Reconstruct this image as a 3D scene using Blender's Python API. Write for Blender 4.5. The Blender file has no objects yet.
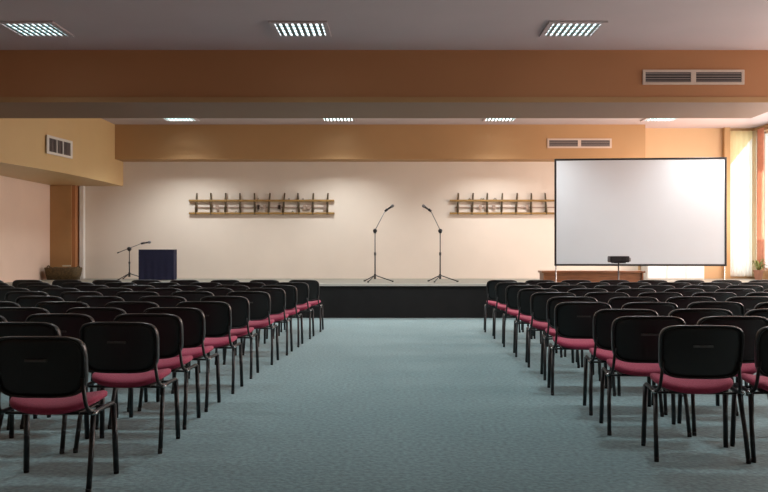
import bpy, bmesh, math, random
from mathutils import Vector, Matrix

random.seed(7)
C = bpy.context.scene.collection
PI = math.pi

# ------------------------------------------------------------------ camera
cam_data = bpy.data.cameras.new('camera')
cam = bpy.data.objects.new('camera', cam_data); C.objects.link(cam)
cam.location = (0, 0, 1.26)
cam.rotation_euler = (PI / 2, 0, 0)
cam_data.sensor_width = 36.0
cam_data.lens = 850.0 / 768.0 * 36.0
cam_data.shift_x = -9.0 / 768.0
cam_data.shift_y = 6.0 / 768.0
cam_data.clip_end = 200
bpy.context.scene.camera = cam

# ------------------------------------------------------------------ world, window daylight, exposure
world = bpy.data.worlds.new('daylight'); bpy.context.scene.world = world
world.use_nodes = True
bg = world.node_tree.nodes['Background']
bg.inputs[0].default_value = (0.85, 0.93, 1.0, 1)
bg.inputs[1].default_value = 2.5

WINDOWS = [(2.0, 4.6), (6.2, 8.8), (10.4, 13.0), (14.2, 16.4)]     # curtained bays of the right wall
WINDOW_POWER = [12, 50, 150, 160]
for (za, zb), pw in zip(WINDOWS + [(17.0, 18.6)], WINDOW_POWER + [90]):
    ld = bpy.data.lights.new('window_daylight', 'AREA')
    ld.shape = 'RECTANGLE'; ld.size = zb - za - 0.1; ld.size_y = 2.6
    ld.energy = pw; ld.color = (1.0, 0.73, 0.62)
    lo = bpy.data.objects.new('window_daylight', ld); C.objects.link(lo)
    lo.location = (8.22, (za + zb) / 2, 2.3)
    lo.rotation_euler = Vector((-1, 0, 0)).to_track_quat('-Z', 'Z').to_euler()

LAMP_FAR, LAMP_MID, LAMP_NEAR = 9.0, 4.5, 2.4       # glow of the ceiling luminaires by row
BEAM = {9.0: 205.0, 4.5: 165.0, 2.4: 105.0}                      # watts each luminaire throws down through its louvre

vs = bpy.context.scene.view_settings
vs.view_transform = 'Standard'; vs.look = 'None'; vs.gamma = 1; vs.use_curve_mapping = False
vs.exposure = 0.45

# ------------------------------------------------------------------ materials
def mat(name, col, rough=0.6, metal=0.0, noise=0.0, scale=20.0, bump=0.0, bscale=60.0, sheen=0.0, stretch=(1, 1, 1), spec=0.5):
    m = bpy.data.materials.new(name); m.use_nodes = True
    nt = m.node_tree; b = nt.nodes['Principled BSDF']
    b.inputs['Base Color'].default_value = (*col, 1)
    b.inputs['Roughness'].default_value = rough
    b.inputs['Metallic'].default_value = metal
    b.inputs['Specular IOR Level'].default_value = spec
    if sheen: b.inputs['Sheen Weight'].default_value = sheen
    tc = nt.nodes.new('ShaderNodeTexCoord')
    mp = nt.nodes.new('ShaderNodeMapping'); mp.inputs['Scale'].default_value = stretch
    nt.links.new(tc.outputs['Object'], mp.inputs['Vector'])
    if noise:
        n = nt.nodes.new('ShaderNodeTexNoise'); n.inputs['Scale'].default_value = scale; n.inputs['Detail'].default_value = 4
        nt.links.new(mp.outputs[0], n.inputs['Vector'])
        r = nt.nodes.new('ShaderNodeValToRGB')
        r.color_ramp.elements[0].position = 0.3; r.color_ramp.elements[1].position = 0.7
        r.color_ramp.elements[0].color = (*[max(0, c * (1 - noise)) for c in col], 1)
        r.color_ramp.elements[1].color = (*[min(1, c * (1 + noise)) for c in col], 1)
        nt.links.new(n.outputs['Fac'], r.inputs['Fac'])
        nt.links.new(r.outputs['Color'], b.inputs['Base Color'])
    if bump:
        n2 = nt.nodes.new('ShaderNodeTexNoise'); n2.inputs['Scale'].default_value = bscale; n2.inputs['Detail'].default_value = 3
        nt.links.new(mp.outputs[0], n2.inputs['Vector'])
        bp = nt.nodes.new('ShaderNodeBump'); bp.inputs['Strength'].default_value = bump; bp.inputs['Distance'].default_value = 0.01
        nt.links.new(n2.outputs['Fac'], bp.inputs['Height']); nt.links.new(bp.outputs[0], b.inputs['Normal'])
    return m

M = {}
M['cream'] = mat('cream_plaster', (0.76, 0.66, 0.56), 0.85, noise=0.03, scale=1.2, bump=0.1)
M['orange'] = mat('orange_paint', (0.44, 0.19, 0.075), 0.6, noise=0.04, scale=0.9, bump=0.08)
M['tan'] = mat('tan_paint', (0.58, 0.38, 0.20), 0.5, noise=0.04, scale=0.9, bump=0.08)
M['band'] = mat('ochre_brown_paint', (0.43, 0.24, 0.10), 0.6, noise=0.04, scale=0.9, bump=0.08)
M['box'] = mat('olive_tan_paint', (0.58, 0.40, 0.19), 0.45, noise=0.04, scale=0.9, bump=0.08)
M['under'] = mat('umber_underside', (0.20, 0.108, 0.055), 0.6, noise=0.04, scale=0.9, bump=0.08)  # darker brown for the underside of the deep beam
M['pilaster'] = mat('light_brown_paint', (0.50, 0.30, 0.13), 0.6, noise=0.05, scale=2)
M['pinkwall'] = mat('pink_plaster', (0.80, 0.61, 0.49), 0.85, noise=0.03, scale=1.2, bump=0.1)
M['ceiling'] = mat('ceiling_paint', (0.52, 0.43, 0.42), 0.85, noise=0.03, scale=1.0, bump=0.06)
M['white'] = mat('white_paint', (0.80, 0.78, 0.74), 0.5, noise=0.02, scale=4)
M['stagewood'] = mat('stage_floor', (0.23, 0.22, 0.18), 0.5, noise=0.1, scale=3, stretch=(1, 8, 1))
M['stageedge'] = mat('stage_edging', (0.55, 0.53, 0.47), 0.4, noise=0.03, scale=6)
M['blackcloth'] = mat('black_stage_cloth', (0.006, 0.006, 0.006), 0.9, noise=0.2, scale=6)
M['plastic'] = mat('black_plastic', (0.012, 0.011, 0.010), 0.42, noise=0.1, scale=30, bump=0.15, bscale=350)
M['rim'] = mat('black_satin_plastic', (0.022, 0.021, 0.020), 0.32, noise=0.05, scale=30)
M['mark'] = mat('mark_grey_plastic', (0.085, 0.080, 0.074), 0.5, noise=0.1, scale=30)  # lighter grey for the embossed line on the backrest
M['frame'] = mat('black_lacquered_steel', (0.011, 0.011, 0.012), 0.40, noise=0.05, scale=30)
M['louvre'] = mat('louvre_steel', (0.30, 0.42, 0.42), 0.35, 0.5, noise=0.03, scale=20)
M['chrome'] = mat('bright_steel', (0.45, 0.46, 0.46), 0.25, 0.9, noise=0.05, scale=30)
M['rubber'] = mat('black_rubber', (0.010, 0.010, 0.010), 0.8, noise=0.1, scale=30)
M['red'] = mat('magenta_fabric', (0.43, 0.045, 0.10), 0.9, noise=0.14, scale=90, bump=0.3, bscale=500, sheen=0.15)
M['blackfab'] = mat('black_fabric', (0.010, 0.010, 0.011), 0.95, noise=0.2, scale=90, bump=0.3, bscale=500)
M['gold'] = mat('ochre_wood', (0.30, 0.17, 0.045), 0.5, noise=0.25, scale=8, stretch=(1, 6, 6))
M['olive'] = mat('dark_olive_wood', (0.075, 0.050, 0.022), 0.6, noise=0.25, scale=12)
M['paleline'] = mat('faded_rose_wood', (0.36, 0.25, 0.19), 0.7, noise=0.1, scale=12)
M['table'] = mat('red_brown_wood', (0.30, 0.11, 0.042), 0.4, noise=0.25, scale=5, stretch=(1, 8, 8))
M['navy'] = mat('navy_cloth', (0.007, 0.009, 0.040), 0.85, noise=0.12, scale=15, bump=0.15, bscale=300)
M['screen'] = mat('screen_fabric', (0.66, 0.69, 0.71), 0.7, noise=0.01, scale=2)
M['blackframe'] = mat('black_aluminium', (0.015, 0.015, 0.016), 0.35, noise=0.05, scale=20)
M['grey'] = mat('grey_metal', (0.20, 0.20, 0.20), 0.4, 0.6, noise=0.05, scale=20)
M['darkgrille'] = mat('dark_duct', (0.035, 0.03, 0.03), 0.7, noise=0.1, scale=20)
M['ventframe'] = mat('vent_frame_paint', (0.60, 0.47, 0.38), 0.5, noise=0.03, scale=10)
M['ventslat'] = mat('vent_slat_paint', (0.26, 0.21, 0.19), 0.5, noise=0.03, scale=10)
M['ventwhite'] = mat('vent_white_paint', (0.66, 0.62, 0.56), 0.5, noise=0.03, scale=10)
M['curtain'] = mat('terracotta_curtain', (0.85, 0.42, 0.28), 0.85, noise=0.08, scale=10)
M['sheer'] = mat('cream_curtain', (0.75, 0.66, 0.45), 0.85, noise=0.05, scale=10)
M['brown'] = mat('brown_pillar_paint', (0.42, 0.23, 0.09), 0.6, noise=0.08, scale=2, bump=0.1)
M['basket'] = mat('woven_brown', (0.10, 0.065, 0.025), 0.8, noise=0.5, scale=35, bump=0.8, bscale=60)
M['paper'] = mat('pale_paper', (0.55, 0.50, 0.38), 0.7, noise=0.1, scale=15)
M['leaf'] = mat('pale_green_leaf', (0.24, 0.26, 0.08), 0.6, noise=0.3, scale=12)
M['pot'] = mat('clay_pot', (0.40, 0.20, 0.13), 0.7, noise=0.1, scale=12)

def emission(name, col, strength):
    m = bpy.data.materials.new(name); m.use_nodes = True
    nt = m.node_tree; nt.nodes.remove(nt.nodes['Principled BSDF'])
    e = nt.nodes.new('ShaderNodeEmission'); e.inputs[0].default_value = (*col, 1); e.inputs[1].default_value = strength
    nt.links.new(e.outputs[0], nt.nodes['Material Output'].inputs[0])
    return m

def glass_mat():
    m = bpy.data.materials.new('window_glass'); m.use_nodes = True
    nt = m.node_tree; nt.nodes.remove(nt.nodes['Principled BSDF'])
    t = nt.nodes.new('ShaderNodeBsdfTransparent'); t.inputs[0].default_value = (0.95, 0.97, 0.96, 1)
    g = nt.nodes.new('ShaderNodeBsdfGlossy'); g.inputs['Roughness'].default_value = 0.05
    mx = nt.nodes.new('ShaderNodeMixShader'); mx.inputs[0].default_value = 0.06
    nt.links.new(t.outputs[0], mx.inputs[1]); nt.links.new(g.outputs[0], mx.inputs[2])
    nt.links.new(mx.outputs[0], nt.nodes['Material Output'].inputs[0])
    return m
M['glass'] = glass_mat()

def carpet_mat():
    m = bpy.data.materials.new('teal_carpet'); m.use_nodes = True
    nt = m.node_tree; b = nt.nodes['Principled BSDF']
    b.inputs['Roughness'].default_value = 0.95
    b.inputs['Specular IOR Level'].default_value = 0.2
    b.inputs['Sheen Weight'].default_value = 0.25
    tc = nt.nodes.new('ShaderNodeTexCoord')
    n1 = nt.nodes.new('ShaderNodeTexNoise'); n1.inputs['Scale'].default_value = 0.9; n1.inputs['Detail'].default_value = 5
    n2 = nt.nodes.new('ShaderNodeTexNoise'); n2.inputs['Scale'].default_value = 32; n2.inputs['Detail'].default_value = 4
    mp = nt.nodes.new('ShaderNodeMapping'); mp.inputs['Scale'].default_value = (1.0, 0.35, 1.0)
    nt.links.new(tc.outputs['Object'], mp.inputs[0]); nt.links.new(mp.outputs[0], n1.inputs['Vector'])
    nt.links.new(tc.outputs['Object'], n2.inputs['Vector'])
    r1 = nt.nodes.new('ShaderNodeValToRGB')
    r1.color_ramp.elements[0].position = 0.3; r1.color_ramp.elements[1].position = 0.7
    r1.color_ramp.elements[0].color = (0.160, 0.280, 0.298, 1)
    r1.color_ramp.elements[1].color = (0.205, 0.338, 0.356, 1)
    nt.links.new(n1.outputs['Fac'], r1.inputs['Fac'])
    r2 = nt.nodes.new('ShaderNodeValToRGB')
    r2.color_ramp.elements[0].position = 0.3; r2.color_ramp.elements[1].position = 0.75
    r2.color_ramp.elements[0].color = (0.62, 0.62, 0.62, 1); r2.color_ramp.elements[1].color = (1.25, 1.25, 1.25, 1)
    nt.links.new(n2.outputs['Fac'], r2.inputs['Fac'])
    mx = nt.nodes.new('ShaderNodeMix'); mx.data_type = 'RGBA'; mx.blend_type = 'MULTIPLY'; mx.inputs['Factor'].default_value = 1
    nt.links.new(r1.outputs[0], mx.inputs['A']); nt.links.new(r2.outputs[0], mx.inputs['B'])
    nt.links.new(mx.outputs['Result'], b.inputs['Base Color'])
    bp = nt.nodes.new('ShaderNodeBump'); bp.inputs['Strength'].default_value = 0.5; bp.inputs['Distance'].default_value = 0.01
    nt.links.new(n2.outputs['Fac'], bp.inputs['Height']); nt.links.new(bp.outputs[0], b.inputs['Normal'])
    return m
M['carpet'] = carpet_mat()

# ------------------------------------------------------------------ helpers
def link(name, bm, m, parent=None, loc=None, smooth=False, bevel=0):
    bmesh.ops.recalc_face_normals(bm, faces=bm.faces)
    me = bpy.data.meshes.new(name); bm.to_mesh(me); bm.free()
    if smooth:
        for p in me.polygons: p.use_smooth = True
    me.materials.append(m)
    o = bpy.data.objects.new(name, me); C.objects.link(o)
    if parent: o.parent = parent
    if loc: o.location = loc
    if bevel:
        bv = o.modifiers.new('bevel', 'BEVEL'); bv.width = bevel; bv.segments = 2; bv.limit_method = 'ANGLE'
    return o

def box(bm, a, b):
    vs_ = [bm.verts.new((x, y, z)) for z in (a[2], b[2]) for y in (a[1], b[1]) for x in (a[0], b[0])]
    for f in ((0, 2, 3, 1), (4, 5, 7, 6), (0, 1, 5, 4), (2, 6, 7, 3), (0, 4, 6, 2), (1, 3, 7, 5)):
        bm.faces.new([vs_[i] for i in f])
    return bm

def boxes(*ab):
    bm = bmesh.new()
    for a, b in ab: box(bm, a, b)
    return bm

def tube(bm, pts, r, n=8, r2=None, flat=1.0, cap=True):
    """sweep an ellipse along pts; r may be a list; flat squashes the second axis"""
    pts = [Vector(p) for p in pts]
    rs = r if isinstance(r, (list, tuple)) else [r] * len(pts)
    rings = []
    up = Vector((1, 0, 0))
    for i, p in enumerate(pts):
        d = (pts[min(i + 1, len(pts) - 1)] - pts[max(i - 1, 0)]).normalized()
        u = up - d * up.dot(d)
        if u.length < 0.05: u = Vector((0, 1, 0)) - d * d.y
        u.normalize(); w = d.cross(u).normalized()
        rings.append([bm.verts.new(p + (u * math.cos(2 * PI * k / n) * flat + w * math.sin(2 * PI * k / n)) * rs[i]) for k in range(n)])
    for a, b in zip(rings, rings[1:]):
        for k in range(n):
            bm.faces.new((a[k], a[(k + 1) % n], b[(k + 1) % n], b[k]))
    if cap:
        bm.faces.new(rings[0][::-1]); bm.faces.new(rings[-1])
    return bm

def tubes(*args, **kw):
    bm = bmesh.new()
    for pts, r in args: tube(bm, pts, r, **kw)
    return bm

def lathe(bm, prof, n=16, c=(0, 0, 0)):
    rings = []
    for r, z in prof:
        rings.append([bm.verts.new((c[0] + r * math.cos(2 * PI * k / n), c[1] + r * math.sin(2 * PI * k / n), c[2] + z)) for k in range(n)])
    for a, b in zip(rings, rings[1:]):
        for k in range(n):
            bm.faces.new((a[k], a[(k + 1) % n], b[(k + 1) % n], b[k]))
    bm.faces.new(rings[0][::-1]); bm.faces.new(rings[-1])
    return bm

def thing(name, label, cat, loc=(0, 0, 0), rotz=0, group=None):
    o = bpy.data.objects.new(name, None); C.objects.link(o)
    o.empty_display_size = 0.1
    o.location = loc; o.rotation_euler = (0, 0, rotz)
    o['label'] = label; o['category'] = cat
    if group: o['group'] = group
    return o

def tag(o, label, cat, group=None):
    o['label'] = label; o['category'] = cat
    if group: o['group'] = group
    return o

def struct(name, bm, m, label=None, parent=None, smooth=False, bevel=0):
    o = link(name, bm, m, parent, smooth=smooth, bevel=bevel)
    if not parent: o['kind'] = 'structure'
    if label: o['label'] = label
    return o

def bend(pts, steps=5):
    """round the inner corners of a polyline (quadratic blends)"""
    pts = [Vector(p) for p in pts]
    out = [pts[0]]
    for i in range(1, len(pts) - 1):
        a, b, c = pts[i - 1], pts[i], pts[i + 1]
        ra = min(0.06, (a - b).length * 0.45); rc = min(0.06, (c - b).length * 0.45)
        p0 = b + (a - b).normalized() * ra; p2 = b + (c - b).normalized() * rc
        for k in range(steps + 1):
            t = k / steps
            out.append(p0 * (1 - t) ** 2 + b * 2 * t * (1 - t) + p2 * t * t)
    out.append(pts[-1])
    return out

# ------------------------------------------------------------------ the setting
XL, XR = -7.75, 8.3
YB, YN = 19.5, -4.0
H = 4.10
SOF = 3.36

struct('floor', boxes(((XL - 0.3, YN - 0.3, -0.2), (XR + 0.3, YB + 0.3, 0))), M['carpet'], 'teal grey carpet down the aisle and under the chairs')
struct('ceiling', boxes(((XL - 0.3, YN - 0.3, H), (XR + 0.3, YB + 0.3, H + 0.2))), M['ceiling'], 'mauve grey painted ceiling')
struct('wall_left', boxes(((XL - 0.3, YN, 0), (XL, YB, H))), M['pinkwall'], 'pale pinkish wall under the duct box on the left')
struct('wall_back', boxes(((XL - 0.3, YN - 0.3, 0), (XR + 0.3, YN, H))), M['cream'], 'cream wall behind the seats')
struct('wall_front', boxes(((XL - 0.3, YB, 0), (5.62, YB + 0.3, H))), M['cream'], 'cream plaster wall behind the stage')
struct('wall_front', boxes(((5.62, YB, 0), (7.72, YB + 0.3, H)), ((7.72, YB, 0), (8.27, YB + 0.3, 0.75)), ((7.72, YB, 3.97), (8.27, YB + 0.3, H)), ((8.27, YB, 0), (XR + 0.3, YB + 0.3, H))), M['tan'], 'warm tan wall to the right behind the projection screen')

# right wall with window openings
WZ0, WZ1 = 0.9, 3.7
FAR_WIN = (17.0, 19.28)
bm = bmesh.new()
spans = WINDOWS + [FAR_WIN]
y = YN
for i, (a, b) in enumerate(spans):
    box(bm, (XR, y, 0), (XR + 0.3, a, H)); y = b
box(bm, (XR, y, 0), (XR + 0.3, YB, H))
for i, (a, b) in enumerate(spans):
    top = 3.98 if (a, b) == FAR_WIN else WZ1
    bot = 0.85 if (a, b) == FAR_WIN else WZ0
    box(bm, (XR, a, 0), (XR + 0.3, b, bot)); box(bm, (XR, a, top), (XR + 0.3, b, H))
struct('wall_right', bm, M['tan'], 'right wall with the windows')
for i, (a, b) in enumerate(spans):
    top = 3.98 if (a, b) == FAR_WIN else WZ1
    bot = 0.85 if (a, b) == FAR_WIN else WZ0
    t = 0.05
    x0, x1 = XR + 0.12, XR + 0.18
    mid = (a + b) / 2
    fr = boxes(((x0, a, bot), (x1, b, bot + t)), ((x0, a, top - t), (x1, b, top)), ((x0, a, bot + t), (x1, a + t, top - t)),
               ((x0, b - t, bot + t), (x1, b, top - t)), ((x0, mid - 0.02, bot + t), (x1, mid + 0.02, top - t)))
    w = struct('window_%d' % (i + 1), fr, M['white'], 'white framed window in the right wall')
    g = boxes(((XR + 0.145, a + t, bot + t), (XR + 0.152, mid - 0.02, top - t)), ((XR + 0.145, mid + 0.02, bot + t), (XR + 0.152, b - t, top - t)))
    struct('pane', g, M['glass'], parent=w)

fr = boxes(((7.72, YB + 0.12, 0.75), (8.27, YB + 0.18, 0.80)), ((7.72, YB + 0.12, 3.92), (8.27, YB + 0.18, 3.97)),
           ((7.72, YB + 0.12, 0.80), (7.76, YB + 0.18, 3.92)), ((8.23, YB + 0.12, 0.80), (8.27, YB + 0.18, 3.92)))
w = struct('window_6', fr, M['white'], 'added narrow window glowing in place of sunlit wall, right end of the stage wall')  # added opening, its glow stands in for sun on the wall
struct('pane', boxes(((7.76, YB + 0.145, 0.80), (8.23, YB + 0.152, 3.92))), M['glass'], parent=w)

# the deep ceiling beam over the seats and the shallow one on the stage wall
struct('trim_1', boxes(((XL, 11.95, SOF + 0.012), (5.62, 13.35, H))), M['orange'], 'deep orange brown ceiling beam across the hall')
struct('trim_2', boxes(((XL, 11.94, SOF), (5.62, 13.35, SOF + 0.012))), M['under'], 'dark brown underside of the deep beam')
struct('trim_11', boxes(((XL, 11.925, SOF + 0.002), (5.62, 11.94, SOF + 0.075))), M['band'], 'lighter bead along the lower edge of the deep beam')
struct('trim_3', boxes(((-6.3, 18.93, SOF - 0.03), (5.62, YB, H))), M['band'], 'shallow orange brown beam over the stage')
# duct box on the left, its face bowing towards the stage wall
face = [(-7.35, 11.0), (-6.98, 12.5), (-6.78, 13.4), (-6.58, 14.4), (-6.42, 15.3), (-6.31, 16.1), (-6.24, 17.0), (-6.20, 18.0), (-6.19, YB)]
bm = bmesh.new()
lo = [bm.verts.new((x, y, 2.77)) for x, y in face]; hi = [bm.verts.new((x, y, H)) for x, y in face]
l2 = [bm.verts.new((XL, y, 2.77)) for x, y in face]; h2 = [bm.verts.new((XL, y, H)) for x, y in face]
for i in range(len(face) - 1):
    bm.faces.new((lo[i], lo[i + 1], hi[i + 1], hi[i]))
    bm.faces.new((l2[i], l2[i + 1], lo[i + 1], lo[i]))
bm.faces.new((lo[0], hi[0], h2[0], l2[0]))
struct('trim_4', bm, M['box'], 'boxed in duct along the left wall, tan paint')
# pillars on the stage wall
struct('trim_5', boxes(((XL, 19.2, 0.65), (-7.27, YB, 2.77))), M['brown'], 'brown pillar on the stage wall at the left')
struct('trim_6', boxes(((-7.27, 19.24, 0.65), (-7.19, YB, 2.77))), M['orange'], 'lit right side of the brown pillar, coloured in as an orange strip')  # light on the pillar's right side put in as a redder strip
struct('trim_7', boxes(((-7.15, 19.38, 0.65), (-7.06, YB, 2.77))), M['white'], 'white vertical pipe casing beside the brown pillar')
struct('trim_8', boxes(((7.56, 19.38, 0.65), (7.69, YB, H))), M['pilaster'], 'narrow brown pilaster right of the projection screen')

# stage
struct('floor_stage', boxes(((XL, 16.25, 0.60), (XR, YB, 0.65))), M['stagewood'], 'pale boards of the low stage')
bm = bmesh.new()
n = 420
for k in range(n + 1):
    x = XL + (XR - XL) * k / n
    yy = 16.235 + 0.003 * math.sin(k * 0.45) + 0.002 * math.sin(k * 0.17)
    bm.verts.new((x, yy, 0.0)); bm.verts.new((x, yy, 0.61))
bm.verts.ensure_lookup_table()
for k in range(n):
    a = 2 * k
    bm.faces.new((bm.verts[a], bm.verts[a + 2], bm.verts[a + 3], bm.verts[a + 1]))
struct('trim_9', bm, M['blackcloth'], 'black cloth skirting on the stage front', smooth=True)
struct('trim_10', boxes(((XL, 16.20, 0.612), (XR, 16.26, 0.655))), M['stageedge'], 'pale edging along the stage front')

# ------------------------------------------------------------------ ceiling luminaires
ROWS = [(7.2, LAMP_NEAR, 'overhead'), (10.8, LAMP_NEAR, 'near the camera'), (14.4, LAMP_MID, 'hidden'), (18.0, LAMP_FAR, 'over the stage')]
COLS = [-4.54, -1.17, 2.28, 5.70]
WORDS = ['leftmost', 'second from left', 'third from left', 'rightmost']
lamp_meshes = {}
def luminaire(x, y, strength, label):
    t = thing('ceiling_light', label, 'ceiling light', (x, y, H), 0, 'louvred ceiling lights')
    s = 0.36
    key = 'frame'
    if key not in lamp_meshes:
        e = 0.06
        fr = boxes(((-s, -s, -0.022), (s, -s + e, 0)), ((-s, s - e, -0.022), (s, s, 0)), ((-s, -s + e, -0.022), (-s + e, s - e, 0)), ((s - e, -s + e, -0.022), (s, s - e, 0)))
        o = link('frame', fr, M['ceiling'], t); lamp_meshes['frame'] = o.data
        bm = bmesh.new(); a = s - e
        for k in range(1, 4):
            yy = -a + 2 * a * k / 4
            box(bm, (-a, yy - 0.004, -0.022), (a, yy + 0.004, -0.008))
        for k in range(0, 8):
            xx = -a + 2 * a * (k + 0.5) / 8
            box(bm, (xx - 0.021, -a, -0.022), (xx + 0.021, a, -0.008))
        o = link('louvre', bm, M['louvre'], t); lamp_meshes['louvre'] = o.data
    else:
        for k in ('frame', 'louvre'):
            o = bpy.data.objects.new(k, lamp_meshes[k]); C.objects.link(o); o.parent = t
    ek = 'tube%.1f' % strength
    if ek not in lamp_meshes:
        bm = boxes(((-s + 0.06, -s + 0.06, -0.006), (s - 0.06, s - 0.06, -0.002)))
        o = link('diffuser', bm, emission('lamp_light_%d' % int(strength), (0.86, 0.97, 1.0), strength), t); lamp_meshes[ek] = o.data
    else:
        o = bpy.data.objects.new('diffuser', lamp_meshes[ek]); C.objects.link(o); o.parent = t
    ld = bpy.data.lights.new('lamp_light', 'SPOT'); ld.energy = BEAM[strength]; ld.color = (0.93, 0.98, 1.0)
    ld.spot_size = math.radians(130); ld.spot_blend = 0.85; ld.shadow_soft_size = 0.2
    lo_ = bpy.data.objects.new('lamp_light', ld); C.objects.link(lo_); lo_.parent = t; lo_.location = (0, 0, -0.26)
    return t
for y, st, what in ROWS:
    for i, x in enumerate(COLS):
        if what == 'near the camera':
            nm = ['leftmost', 'middle', 'right', 'outermost right'][i]
            lab = 'square louvred ceiling light before the deep beam, %s of the near row' % nm
        elif what == 'overhead':
            lab = 'square louvred ceiling light high above the nearest chairs, %s of its row' % WORDS[i]
        elif what == 'hidden':
            lab = 'square louvred ceiling light behind the deep beam, %s of its row' % WORDS[i]
        else:
            lab = 'bright square ceiling light close to the stage beam, %s of the far row' % WORDS[i]
        luminaire(x, y, st, lab)

# ------------------------------------------------------------------ vents
def beam_vent(loc, label, dark):
    t = thing('air_vent', label, 'air vent', loc, 0)
    w, h = 0.715, 0.105
    f = boxes(((-w, -0.02, -h), (w, 0, -h + 0.035)), ((-w, -0.02, h - 0.035), (w, 0, h)), ((-w, -0.02, -h + 0.035), (-w + 0.04, 0, h - 0.035)),
              ((w - 0.04, -0.02, -h + 0.035), (w, 0, h - 0.035)), ((-0.035, -0.02, -h + 0.035), (0.035, 0, h - 0.035)))
    link('frame', f, M['ventframe'], t, bevel=0.003)
    for a, b in ((-w + 0.04, -0.035), (0.035, w - 0.04)):
        g = link('grille', boxes(((a, -0.004, -h + 0.035), (b, -0.001, h - 0.035))), M['darkgrille'], t)
        bm = bmesh.new()
        for k in range(4):
            z = -h + 0.035 + (2 * h - 0.07) * (k + 0.5) / 4
            box(bm, (a, -0.016, z - 0.009), (b, -0.008, z + 0.004))
        link('slats', bm, M['ventslat'], g)
    return t
beam_vent((4.22, 11.95, 3.715), 'long double grille vent on the deep orange beam', M['darkgrille'])
beam_vent((4.15, 18.93, 3.68), 'long double grille vent on the far beam above the projection screen', M['darkgrille'])
# square-ish vent on the duct box
p0, p1 = Vector((-6.372, 15.65, 0)), Vector((-6.275, 16.45, 0))
ang = math.atan2(p1.y - p0.y, p1.x - p0.x)
mid = (p0 + p1) / 2
t = thing('air_vent', 'squarish vent with white frame on the left duct box', 'air vent', (mid.x + 0.022, mid.y, 3.24), ang)
w, h = 0.47, 0.17
link('frame', boxes(((-w, -0.02, -h), (w, 0, -h + 0.045)), ((-w, -0.02, h - 0.045), (w, 0, h)), ((-w, -0.02, -h + 0.045), (-w + 0.07, 0, h - 0.045)),
                    ((w - 0.07, -0.02, -h + 0.045), (w, 0, h - 0.045)), ((-0.13, -0.02, -h + 0.045), (-0.105, 0, h - 0.045)), ((0.105, -0.02, -h + 0.045), (0.13, 0, h - 0.045))), M['ventwhite'], t)
g = link('grille', boxes(((-w + 0.07, -0.004, -h + 0.045), (w - 0.07, -0.001, h - 0.045))), M['darkgrille'], t)
bm = bmesh.new()
for k in range(16):
    x = -w + 0.07 + (2 * w - 0.14) * (k + 0.5) / 16
    box(bm, (x - 0.006, -0.015, -h + 0.045), (x + 0.006, -0.006, h - 0.045))
link('slats', bm, M['ventslat'], g)

# ------------------------------------------------------------------ wall lattices
def lattice(x0, x1, posts, label, seed):
    rnd = random.Random(seed)
    t = thing('wall_lattice', label, 'wall decoration', ((x0 + x1) / 2, YB, 2.28), 0)
    cx = (x0 + x1) / 2
    L = (x1 - x0) / 2
    for z in (2.435, 2.145):
        link('rail', boxes(((-L, -0.075, z - 2.28 - 0.023), (L, -0.03, z - 2.28 + 0.023))), M['gold'], t, bevel=0.006)
    link('middle_rail', boxes(((-L + 0.12, -0.028, -0.012), (L - 0.15, -0.006, 0.016))), M['paleline'], t)
    for px in posts:
        lean = rnd.uniform(-0.02, 0.02)
        bm = bmesh.new()
        x = px - cx
        tube(bm, [(x + lean, -0.05, -0.16), (x, -0.05, 0.1), (x - lean, -0.05, 0.33)], [0.029, 0.025, 0.017], n=8)
        link('post', bm, M['olive'], t, smooth=True)
    for k in range(9):
        x = rnd.uniform(-L + 0.2, L - 0.2)
        link('ornament', boxes(((x - 0.035, -0.05, -0.045), (x + 0.035, -0.028, 0.055))), M['paleline'], t)
    for k in range(6):
        x = rnd.uniform(-L + 0.2, L - 0.2)
        z = rnd.choice([-0.13, 0.16])
        bm = bmesh.new(); tube(bm, [(x - 0.03, -0.06, z), (x, -0.06, z + 0.05), (x + 0.03, -0.06, z)], 0.012, n=6)
        link('clip', bm, M['olive'], t)
    return t
def px2x(px): return (px - 393) / 43.6
lattice(px2x(189.5), px2x(334.5), [px2x(196.8 + 14.55 * k) for k in range(10)], 'ochre and dark wooden lattice on the cream wall left of the microphones', 3)
lattice(px2x(449.5), px2x(595), [px2x(457.8 + 14.6 * k) for k in range(10)], 'ochre wooden lattice on the cream wall partly behind the projection screen', 4)

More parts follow.
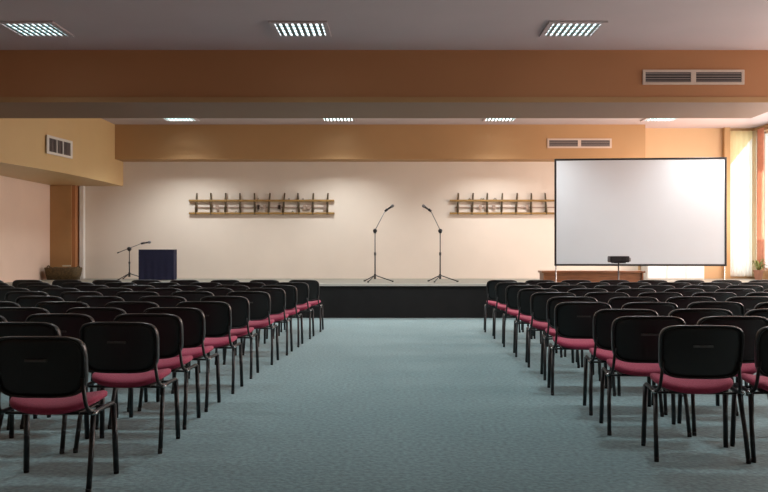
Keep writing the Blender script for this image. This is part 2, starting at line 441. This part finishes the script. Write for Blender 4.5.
# ------------------------------------------------------------------ microphone stands
def mic_stand(loc, pole_h, tip, tail, rz, label, gooseneck=False):
    """tip / tail: boom ends relative to the pole top"""
    t = thing('microphone_stand', label, 'microphone stand', loc, rz)
    link('pole', tubes(([(0, 0, 0.10), (0, 0, pole_h * 0.55)], 0.014), ([(0, 0, pole_h * 0.5), (0, 0, pole_h)], 0.010), n=10), M['blackframe'], t, smooth=True)
    link('collar', tubes(([(0, 0, pole_h * 0.52), (0, 0, pole_h * 0.58)], 0.022), n=10), M['blackframe'], t)
    link('hub', tubes(([(0, 0, 0.06), (0, 0, 0.16)], 0.024), n=10), M['blackframe'], t)
    for k in range(3):
        a = 2 * PI * k / 3 + 0.15
        d = Vector((math.cos(a), math.sin(a), 0))
        l = link('leg', tubes(([d * 0.02 + Vector((0, 0, 0.13)), d * 0.36 + Vector((0, 0, 0.014))], 0.011), n=8), M['blackframe'], t)
        link('rubber_foot', tubes(([d * 0.34 + Vector((0, 0, 0.014)), d * 0.38 + Vector((0, 0, 0.013))], 0.013), n=8), M['rubber'], l)
    top = Vector((0, 0, pole_h))
    link('clutch', tubes(([top + Vector((-0.0, 0.03, 0)), top + Vector((0, -0.045, 0))], 0.042), ([top + Vector((0, 0, -0.05)), top + Vector((0, 0, 0.04))], 0.026), n=12), M['blackframe'], t, smooth=True)
    tip, tail = Vector(tip), Vector(tail)
    link('boom', tubes(([top + tail, top + tip * 0.86], 0.008), n=8), M['grey'], t, smooth=True)
    if tail.length > 0.1:
        link('counterweight', tubes(([top + tail * 0.9, top + tail * 1.08], 0.013), n=10), M['blackframe'], t, smooth=True)
    d = tip.normalized()
    e = top + tip
    q = e - d * 0.14
    fwd = Vector((math.copysign(1, tip.x) * 0.80, -0.05, 0.55)).normalized() if not gooseneck else Vector((0.96, -0.1, 0.15)).normalized()
    m = link('microphone', tubes(([q, q + fwd * 0.14, q + fwd * 0.15], [0.013, 0.021, 0.024]), n=12), M['blackframe'], t, smooth=True)
    link('grille_ball', tubes(([q + fwd * 0.145, q + fwd * 0.16, q + fwd * 0.19, q + fwd * 0.21, q + fwd * 0.216], [0.020, 0.031, 0.032, 0.022, 0.006]), n=12), M['grey'], m, smooth=True)
    link('mic_clip', tubes(([q - fwd * 0.01, q + fwd * 0.06], 0.024), n=10), M['blackframe'], t, smooth=True)
    return t
S0 = 0.65
mic_stand((-0.365, 17.3, S0), 1.04, (0.27, 0, 0.53), (-0.03, 0, -0.045), 0, 'black microphone stand on the stage, left of the centre pair, boom tilting up right')
mic_stand((0.96, 17.3, S0), 1.04, (-0.25, 0, 0.53), (0.03, 0, -0.045), 0, 'black microphone stand on the stage, right of the centre pair, boom tilting up left')
mic_stand((-5.83, 18.8, S0), 0.68, (0.40, 0, 0.175), (-0.25, 0, -0.085), 0, 'low microphone stand with a long slanting boom beside the navy draped table', gooseneck=True)

# ------------------------------------------------------------------ navy draped table on the stage
t = thing('draped_table', 'small narrow table covered by a navy cloth on the stage at the left', 'table', (-5.105, 18.45, S0))
bm = bmesh.new()
nx = 40
pts = []
w, d = 0.380, 0.13
per = []
for k in range(nx): per.append((-w + 2 * w * k / nx, -d, 0, -1))
for k in range(24): per.append((w, -d + 2 * d * k / 24, 1, 0))
for k in range(nx): per.append((w - 2 * w * k / nx, d, 0, 1))
for k in range(24): per.append((-w, d - 2 * d * k / 24, -1, 0))
rows = []
for z, amp in ((0.665, 0), (0.64, 0.0), (0.4, 0.001), (0.2, 0.002), (0.01, 0.003)):
    rows.append([bm.verts.new((x + nxn * amp * math.sin(i * 0.8), y + nyn * amp * math.sin(i * 0.8), z)) for i, (x, y, nxn, nyn) in enumerate(per)])
for a, b in zip(rows, rows[1:]):
    for k in range(len(per)):
        bm.faces.new((a[k], a[(k + 1) % len(per)], b[(k + 1) % len(per)], b[k]))
bm.faces.new(rows[0])
link('tablecloth', bm, M['navy'], t, smooth=False)
for sx in (-1, 1):
    for sy in (-1, 1):
        link('leg', boxes(((sx * 0.33 - 0.02, sy * 0.09 - 0.02, 0), (sx * 0.33 + 0.02, sy * 0.09 + 0.02, 0.62))), M['table'], t)
link('tabletop', boxes(((-0.37, -0.12, 0.62), (0.37, 0.12, 0.655))), M['table'], t)

# ------------------------------------------------------------------ brown basket in the corner of the stage
t = thing('basket', 'low brown basket holding a pale paper, before the brown pillar', 'basket', (-7.27, 18.75, S0))
bm = bmesh.new()
n = 28
prof = [(0.34, 0.15, 0.0), (0.37, 0.18, 0.12), (0.39, 0.20, 0.25), (0.385, 0.195, 0.27), (0.36, 0.175, 0.255), (0.34, 0.155, 0.06)]
rings = []
for a, b, z in prof:
    ring = []
    for k in range(n):
        th = 2 * PI * k / n
        c, s_ = math.cos(th), math.sin(th)
        ring.append(bm.verts.new((a * math.copysign(abs(c) ** 0.5, c), b * math.copysign(abs(s_) ** 0.5, s_), z + 0.006 * math.sin(k * 2.4) * (z > 0.2))))
    rings.append(ring)
for a, b in zip(rings, rings[1:]):
    for k in range(n): bm.faces.new((a[k], a[(k + 1) % n], b[(k + 1) % n], b[k]))
bm.faces.new(rings[0][::-1]); bm.faces.new(rings[-1])
link('body', bm, M['basket'], t, smooth=True)
for sx in (-1, 1):
    link('handle', tubes(([(sx * 0.33, 0.05 * (k - 3) / 3 * 2, 0.255 + 0.05 * math.sin(PI * k / 6)) for k in range(7)], 0.014), n=6), M['basket'], t, smooth=True)
bm = bmesh.new()
for k in range(7):
    x = -0.27 + 0.09 * k; r = 0.06
    bmesh.ops.create_icosphere(bm, subdivisions=2, radius=r, matrix=Matrix.Translation((x, 0.03 * math.sin(k * 2), 0.235 + 0.015 * math.sin(k * 1.7))) @ Matrix.Diagonal((1, 1.4, 0.6, 1)))
link('contents', bm, M['basket'], t, smooth=True)
o = link('folded_paper', boxes(((-0.07, -0.05, 0), (0.09, 0.05, 0.03))), M['paper'], None, (-7.20, 18.72, S0 + 0.289))
o.rotation_euler = (0, 0, 0.2)
tag(o, 'small pale folded paper lying on the brown basket', 'paper')

# ------------------------------------------------------------------ projection screen
SY = 15.2
sc = 850 / SY
def sx_(px): return (px - 393) / sc
def sz_(py): return 1.26 + (252 - py) / sc
x0, x1 = sx_(555.5), sx_(724.0)
zb = sz_(266); zt = sz_(158)
t = thing('projection_screen', 'large blank white projection screen in a black frame at the right', 'projection screen', ((x0 + x1) / 2, SY, 0))
W2 = (x1 - x0) / 2
# slightly yawed: the right end stands closer to the camera
t.rotation_euler = (0, 0, -0.09)
fw = 0.035
link('screen_fabric', boxes(((-W2 + fw, -0.006, zb + fw), (W2 - fw, 0.006, zt - fw))), M['screen'], t)
link('frame', boxes(((-W2, -0.015, zb), (W2, 0.02, zb + fw)), ((-W2, -0.015, zt - fw), (W2, 0.02, zt)), ((-W2, -0.015, zb + fw), (-W2 + fw, 0.02, zt - fw)), ((W2 - fw, -0.015, zb + fw), (W2, 0.02, zt - fw))), M['blackframe'], t, bevel=0.004)
for s in (-1, 1):
    x = s * (W2 - 0.03)
    l = link('leg', tubes(([(x, 0.03, 0.02), (x, 0.03, zb + 0.25)], 0.011), ([(x, -0.30, 0.015), (x, 0.36, 0.015)], 0.013), ([(x, 0.33, 0.02), (x, 0.035, 0.55)], 0.009), n=8), M['chrome'], t, smooth=True)

# ------------------------------------------------------------------ small projector on a stand
PY = 14.5; sc = 850 / PY
px_, pz_ = (618.5 - 393) / sc, 1.26 - 9.5 / sc
t = thing('projector_stand', 'thin pole stand in front of the projection screen', 'stand', (px_, PY, 0))
link('pole', tubes(([(0, 0, 0.05), (0, 0, pz_ - 0.03)], 0.013), n=10), M['grey'], t, smooth=True)
link('top_plate', boxes(((-0.10, -0.10, pz_ - 0.03), (0.10, 0.10, pz_ - 0.012))), M['blackframe'], t, bevel=0.004)
for k in range(3):
    a = 2 * PI * k / 3 + PI / 2
    d = Vector((math.cos(a), math.sin(a), 0))
    link('leg', tubes(([d * 0.015 + Vector((0, 0, 0.35)), d * 0.30 + Vector((0, 0, 0.012))], 0.010), n=8), M['blackframe'], t)
t = thing('projector', 'small dark projector on the thin stand below the screen middle', 'projector', (px_, PY, pz_ - 0.012))
link('body', boxes(((-0.165, -0.11, 0), (0.165, 0.11, 0.105))), M['blackframe'], t, bevel=0.018)
link('lens', tubes(([(0.07, 0.10, 0.055), (0.07, 0.15, 0.055)], [0.035, 0.03]), n=16), M['rubber'], t, smooth=True)
link('side_cap', boxes(((0.165, -0.07, 0.012), (0.195, 0.07, 0.075))), M['grey'], t, bevel=0.01)
link('rear_panel', boxes(((0.02, -0.116, 0.02), (0.10, -0.109, 0.085))), M['rubber'], t)

# ------------------------------------------------------------------ long table below the screen
TY = 15.72; sc = 850 / (TY - 0.22)
tx0, tx1 = (542 - 393) / sc, (645.5 - 393) / sc
th = 1.26 - 19 / sc
t = thing('long_table', 'long red brown wooden table behind the projection screen legs', 'table', ((tx0 + tx1) / 2, TY, 0))
L = (tx1 - tx0) / 2
link('tabletop', boxes(((-L, -0.22, th - 0.035), (L, 0.22, th))), M['table'], t, bevel=0.004)
link('front_panel', boxes(((-L + 0.06, -0.17, th - 0.5), (L - 0.06, -0.15, th - 0.035))), M['table'], t)
for s in (-1, 1):
    link('side_panel', boxes(((s * (L - 0.045) - 0.015, -0.20, 0), (s * (L - 0.045) + 0.015, 0.20, th - 0.035))), M['table'], t)

# ------------------------------------------------------------------ white cabinet on the stage
t = thing('white_cabinet', 'white cabinet against the tan wall, seen below the projection screen', 'cabinet', ((675 - 393) / 44.5, 19.2, S0))
link('body', boxes(((-0.66, -0.2, 0), (0.62, 0.28, 0.95))), M['white'], t, bevel=0.004)
for a, b in ((-0.645, -0.225), (-0.215, 0.20), (0.21, 0.605)):
    dr = link('door', boxes(((a, -0.22, 0.02), (b, -0.2, 0.93))), M['white'], t, bevel=0.003)
    link('handle', tubes(([(b - 0.05, -0.235, 0.62), (b - 0.05, -0.235, 0.74)], 0.006), n=6), M['grey'], dr)

# ------------------------------------------------------------------ curtains at the far right window, added sheets imitating a sunlit wall patch
def sheer_mat(name, col):
    m = bpy.data.materials.new(name); m.use_nodes = True
    nt = m.node_tree; nt.nodes.remove(nt.nodes['Principled BSDF'])
    a = nt.nodes.new('ShaderNodeBsdfTranslucent'); a.inputs[0].default_value = (*col, 1)
    b = nt.nodes.new('ShaderNodeBsdfDiffuse'); b.inputs[0].default_value = (*col, 1)
    x = nt.nodes.new('ShaderNodeMixShader'); x.inputs[0].default_value = 0.35
    nt.links.new(a.outputs[0], x.inputs[1]); nt.links.new(b.outputs[0], x.inputs[2])
    nt.links.new(x.outputs[0], nt.nodes['Material Output'].inputs[0])
    return m
M['sun_patch'] = sheer_mat('white_sun_patch', (0.92, 0.88, 0.80))  # backlit white that imitates the sunlit wall
M['sun_edge_cloth'] = sheer_mat('pale_yellow_sun_edge', (0.92, 0.80, 0.50))  # tone of the wall above the slanted sunlight edge
def drape(name, x0, x1, yy, z1, zfun, m, label, folds, amp):
    bm = bmesh.new(); nn = folds * 10; nz = 12; grid = []
    for j in range(nz + 1):
        v = j / nz; row = []
        for k in range(nn + 1):
            u = k / nn; zz = z1 + (zfun(u) - z1) * v
            row.append(bm.verts.new((x0 + (x1 - x0) * u, yy + math.sin(u * folds * 2 * PI) * amp * (0.6 + 0.5 * v), zz)))
        grid.append(row)
    for j in range(nz):
        for k in range(nn):
            bm.faces.new((grid[j][k], grid[j][k + 1], grid[j + 1][k + 1], grid[j + 1][k]))
    return tag(link(name, bm, m, smooth=True), label, 'curtain')
drape('sun_patch_sheet', 7.70, 8.22, YB - 0.04, 4.02, lambda u: 0.70, M['sun_patch'], 'added white translucent sheet standing in for the sunlit patch of wall', 6, 0.012)  # added sheet, lit from behind to look like sun on the wall
drape('sun_edge_cloth', 7.70, 8.21, YB - 0.08, 4.03, lambda u: 3.25 + 0.62 * u, M['sun_edge_cloth'], 'added pale yellow cloth, its slanted hem imitating the edge of the sunlight', 4, 0.010)  # added cloth, hem shaped to the slanting edge of the sunlight
def curtain(name, xa, ya, yb, z0, z1, m, label, folds, amp, flare=0.0):
    bm = bmesh.new(); nn = folds * 10; nz = 10
    grid = []
    for j in range(nz + 1):
        v = j / nz
        z = z1 + (z0 - z1) * v
        row = []
        for k in range(nn + 1):
            u = k / nn
            wob = math.sin(u * folds * 2 * PI) * amp * (0.7 + 0.5 * v)
            row.append(bm.verts.new((xa + wob - flare * v * v, ya + (yb - ya) * u, z)))
        grid.append(row)
    for j in range(nz):
        for k in range(nn):
            bm.faces.new((grid[j][k], grid[j][k + 1], grid[j + 1][k + 1], grid[j + 1][k]))
    o = link(name, bm, m, smooth=True)
    so = o.modifiers.new('thickness', 'SOLIDIFY'); so.thickness = 0.006
    tag(o, label, 'curtain')
    return o
curtain('curtain', XR - 0.07, 19.28, 19.46, 0.7, 4.02, M['sheer'], 'narrow cream curtain gathered in the corner by the far right window', 3, 0.018)
curtain('curtain', XR - 0.09, 18.84, 19.12, 0.9, 4.02, M['curtain'], 'terracotta curtain hanging at the right wall near the stage', 5, 0.025)
link_o = link('curtain_rail', tubes(([(XR - 0.08, 17.4, 4.045), (XR - 0.08, 19.48, 4.045)], 0.013), n=8), M['brown'])
tag(link_o, 'thin rail above the curtains on the right wall', 'curtain rail')
# potted plant below the curtain
t = thing('potted_plant', 'pale leafy plant in a clay pot below the terracotta curtain', 'plant', (XR - 0.24, 18.75, S0))
bm = bmesh.new(); lathe(bm, [(0.07, 0), (0.10, 0.18), (0.11, 0.18), (0.11, 0.21), (0.095, 0.21), (0.09, 0.17)], 18)
link('pot', bm, M['pot'], t, smooth=False)
bm = bmesh.new()
rnd = random.Random(5)
for k in range(26):
    a = rnd.uniform(0, 2 * PI); ln = rnd.uniform(0.16, 0.34); rise = rnd.uniform(0.10, 0.30)
    d = Vector((math.cos(a), math.sin(a), 0)); sd = Vector((-d.y, d.x, 0))
    base = Vector((0, 0, 0.17))
    prev = None
    for j in range(6):
        u = j / 5
        c = base + d * ln * u * 0.6 + Vector((0, 0, rise * math.sin(u * PI * 0.7)))
        wd = 0.022 * math.sin(PI * (0.08 + 0.9 * u)) + 0.001
        cur = (bm.verts.new(c - sd * wd), bm.verts.new(c + sd * wd + Vector((0, 0, 0.002))))
        if prev: bm.faces.new((prev[0], prev[1], cur[1], cur[0]))
        prev = cur
lf = link('foliage', bm, M['leaf'], t, smooth=True)
lf.modifiers.new('thickness', 'SOLIDIFY').thickness = 0.002

# ------------------------------------------------------------------ chairs
def sup(th, a, b, n):
    c, s = math.cos(th), math.sin(th)
    return a * math.copysign(abs(c) ** (2 / n), c), b * math.copysign(abs(s) ** (2 / n), s)

BACK_A, BACK_B, BACK_Z = 0.250, 0.164, 0.660
def back_curve(x): return -0.045 * (1 - (x / BACK_A) ** 2)      # the middle bows towards the rear
def shell_bm(rings, closed_to=None):
    """rings: (scale, y) from the centre out"""
    bm = bmesh.new(); N = 56
    prev = None
    for sc_, yy in rings:
        if sc_ == 0:
            v = bm.verts.new((0, back_curve(0) + yy, BACK_Z)); cur = [v]
        else:
            cur = []
            for k in range(N):
                th = 2 * PI * k / N + PI / N
                nn = 5.2 if math.sin(th) > 0 else 4.6
                x, z = sup(th, BACK_A, BACK_B, nn)
                x *= sc_ if sc_ > 0.8 else sc_; z *= sc_
                if z < 0: x *= 1 - 0.05 * (-z / BACK_B)
                lean = -0.03 * (z / BACK_B)
                cur.append(bm.verts.new((x, back_curve(x) + yy + lean, BACK_Z + z)))
        if prev:
            if len(prev) == 1:
                for k in range(N): bm.faces.new((prev[0], cur[k], cur[(k + 1) % N]))
            elif len(cur) == 1:
                for k in range(N): bm.faces.new((cur[0], prev[k], prev[(k + 1) % N]))
            else:
                for k in range(N): bm.faces.new((prev[k], prev[(k + 1) % N], cur[(k + 1) % N], cur[k]))
        prev = cur
    return bm

def make_chair():
    t = thing('conference_chair', 'black chair', 'chair')
    # rear of the backrest faces -y; rear feet on y = 0
    sh = link('backrest', shell_bm([(0, 0.03), (0.45, 0.03), (0.8, 0.03), (0.925, 0.029), (0.94, 0.036), (0.95, 0.045), (0.0, 0.045)]), M['plastic'], t, smooth=True)
    link('backrest_rim', shell_bm([(0.925, 0.045), (0.925, 0.026), (0.955, 0.014), (0.985, 0.016), (1.0, 0.030), (1.0, 0.048), (0.97, 0.056), (0.925, 0.045)]), M['rim'], t, smooth=True)
    link('back_pad', shell_bm([(0, 0.075), (0.5, 0.073), (0.85, 0.068), (0.94, 0.058), (0.955, 0.047), (0, 0.046)]), M['blackfab'], t, smooth=True)
    link('embossed_mark', boxes(((-0.058, back_curve(0) + 0.014, 0.690), (0.058, back_curve(0) + 0.034, 0.703))), M['mark'], sh)
    # seat
    bm = bmesh.new(); N = 48; prev = None
    for sc_, zz in ((0, 0.052), (0.4, 0.051), (0.75, 0.048), (0.92, 0.040), (0.985, 0.029), (1.0, 0.016), (0.985, 0.002), (0.93, 0.0), (0, 0)):
        if sc_ == 0: cur = [bm.verts.new((0, 0.265, 0.402 + zz))]
        else:
            cur = []
            for k in range(N):
                x, y = sup(2 * PI * k / N, 0.238, 0.185, 3.6)
                x *= sc_; y *= sc_
                dish = 0.046 * abs(x / 0.238) ** 2.2 + 0.010 * (y / 0.205)
                cur.append(bm.verts.new((x, y + 0.265, 0.402 + zz + dish )))
        if prev:
            if len(prev) == 1:
                for k in range(N): bm.faces.new((prev[0], cur[k], cur[(k + 1) % N]))
            elif len(cur) == 1:
                for k in range(N): bm.faces.new((cur[0], prev[k], prev[(k + 1) % N]))
            else:
                for k in range(N): bm.faces.new((prev[k], prev[(k + 1) % N], cur[(k + 1) % N], cur[k]))
        prev = cur
    link('seat', bm, M['red'], t, smooth=True)
    link('seat_shell', boxes(((-0.165, 0.13, 0.388), (0.165, 0.41, 0.403))), M['plastic'], t, bevel=0.008)
    for s in (-1, 1):
        # front leg, side rail and back upright
        link('leg', tubes((bend([(s * 0.260, 0.420, 0.014), (s * 0.250, 0.405, 0.400)]), 0.0185), n=10, flat=0.85), M['frame'], t, smooth=True)
        r = link('leg', tubes(([(s * 0.268, 0.0, 0.014), (s * 0.262, 0.05, 0.20), (s * 0.25, 0.11, 0.395)], 0.0165), n=10, flat=0.85), M['frame'], t, smooth=True)
        link('side_rail', tubes((bend([(s * 0.250, 0.405, 0.385), (s * 0.250, 0.395, 0.410), (s * 0.250, 0.12, 0.402), (s * 0.236, 0.050, 0.43), (s * 0.222, 0.030, 0.60)]), 0.013), n=10, flat=0.8), M['frame'], t, smooth=True)
        link('weld_cap', tubes(([(s * 0.262, 0.085, 0.402), (s * 0.262, 0.125, 0.405)], 0.012), n=8), M['chrome'], t, smooth=True)
        for yy, xx in ((0.420, 0.260), (-0.002, 0.268)):
            link('foot_cap', tubes(([(s * xx, yy, 0.0), (s * xx, yy, 0.03)], 0.017), n=10, flat=0.85), M['rubber'], t, smooth=True)
    for yy in (0.15, 0.37):
        link('cross_bar', tubes(([(-0.245, yy, 0.392), (0.245, yy, 0.392)], 0.008), n=8), M['frame'], t, smooth=True)
    return t

def dup(root):
    r = root.copy(); C.objects.link(r)
    for ch in list(root.children):
        c = ch.copy(); C.objects.link(c); c.parent = r
        for g in list(ch.children):
            d = g.copy(); C.objects.link(d); d.parent = c
    return r

# rows: (pixel of the aisle-side edge, scale in px per metre) measured row by row
LEFT = [(-1.60, 192), (-1.475, 159.5), (-1.50, 140.5), (-1.49, 126.5), (-1.44, 112.5), (-1.43, 100.5), (-1.37, 89.5), (-1.31, 82), (-1.27, 75.5), (-1.22, 69), (-1.16, 63.5)]
RIGHT = [(1.602, 167), (1.505, 146), (1.545, 130), (1.42, 114), (1.51, 102), (1.50, 91.8), (1.495, 83.5), (1.49, 75.5), (1.49, 69), (1.465, 63.8)]
ORD = ['first', 'second', 'third', 'fourth', 'fifth', 'sixth', 'seventh', 'eighth', 'ninth', 'tenth', 'eleventh']
chair0 = make_chair(); used = False
rnd = random.Random(11)
for side, rows_, sg in (('left', LEFT, -1), ('right', RIGHT, 1)):
    for ri, (edge, s_) in enumerate(rows_):
        Y = 850 / s_
        pitch = 0.62 if side == 'left' else 0.585
        k = 0
        while True:
            X = edge + sg * (0.25 + pitch * k)
            px = 393 + s_ * (X - sg * 0.27)
            if px < -2 or px > 770 or abs(X) > 7.3: break
            if used: c = dup(chair0)
            else: c = chair0; used = True
            jx, jy = (rnd.uniform(-0.008, 0.008), rnd.uniform(-0.03, 0.03)) if k else (0, 0)
            rz = (-0.035 if side == 'left' else -0.075) + rnd.uniform(-0.02, 0.02)
            c.location = (X + jx, Y + jy, 0); c.rotation_euler = (0, 0, rz)
            seat = 'on the aisle' if k == 0 else '%s seat from the aisle' % ORD[k]
            c['label'] = 'black magenta-seated chair, %s block, %s row from the camera, %s' % (side, ORD[ri], seat)
            c['category'] = 'chair'
            c['group'] = 'chairs in the %s seating block' % side
            k += 1
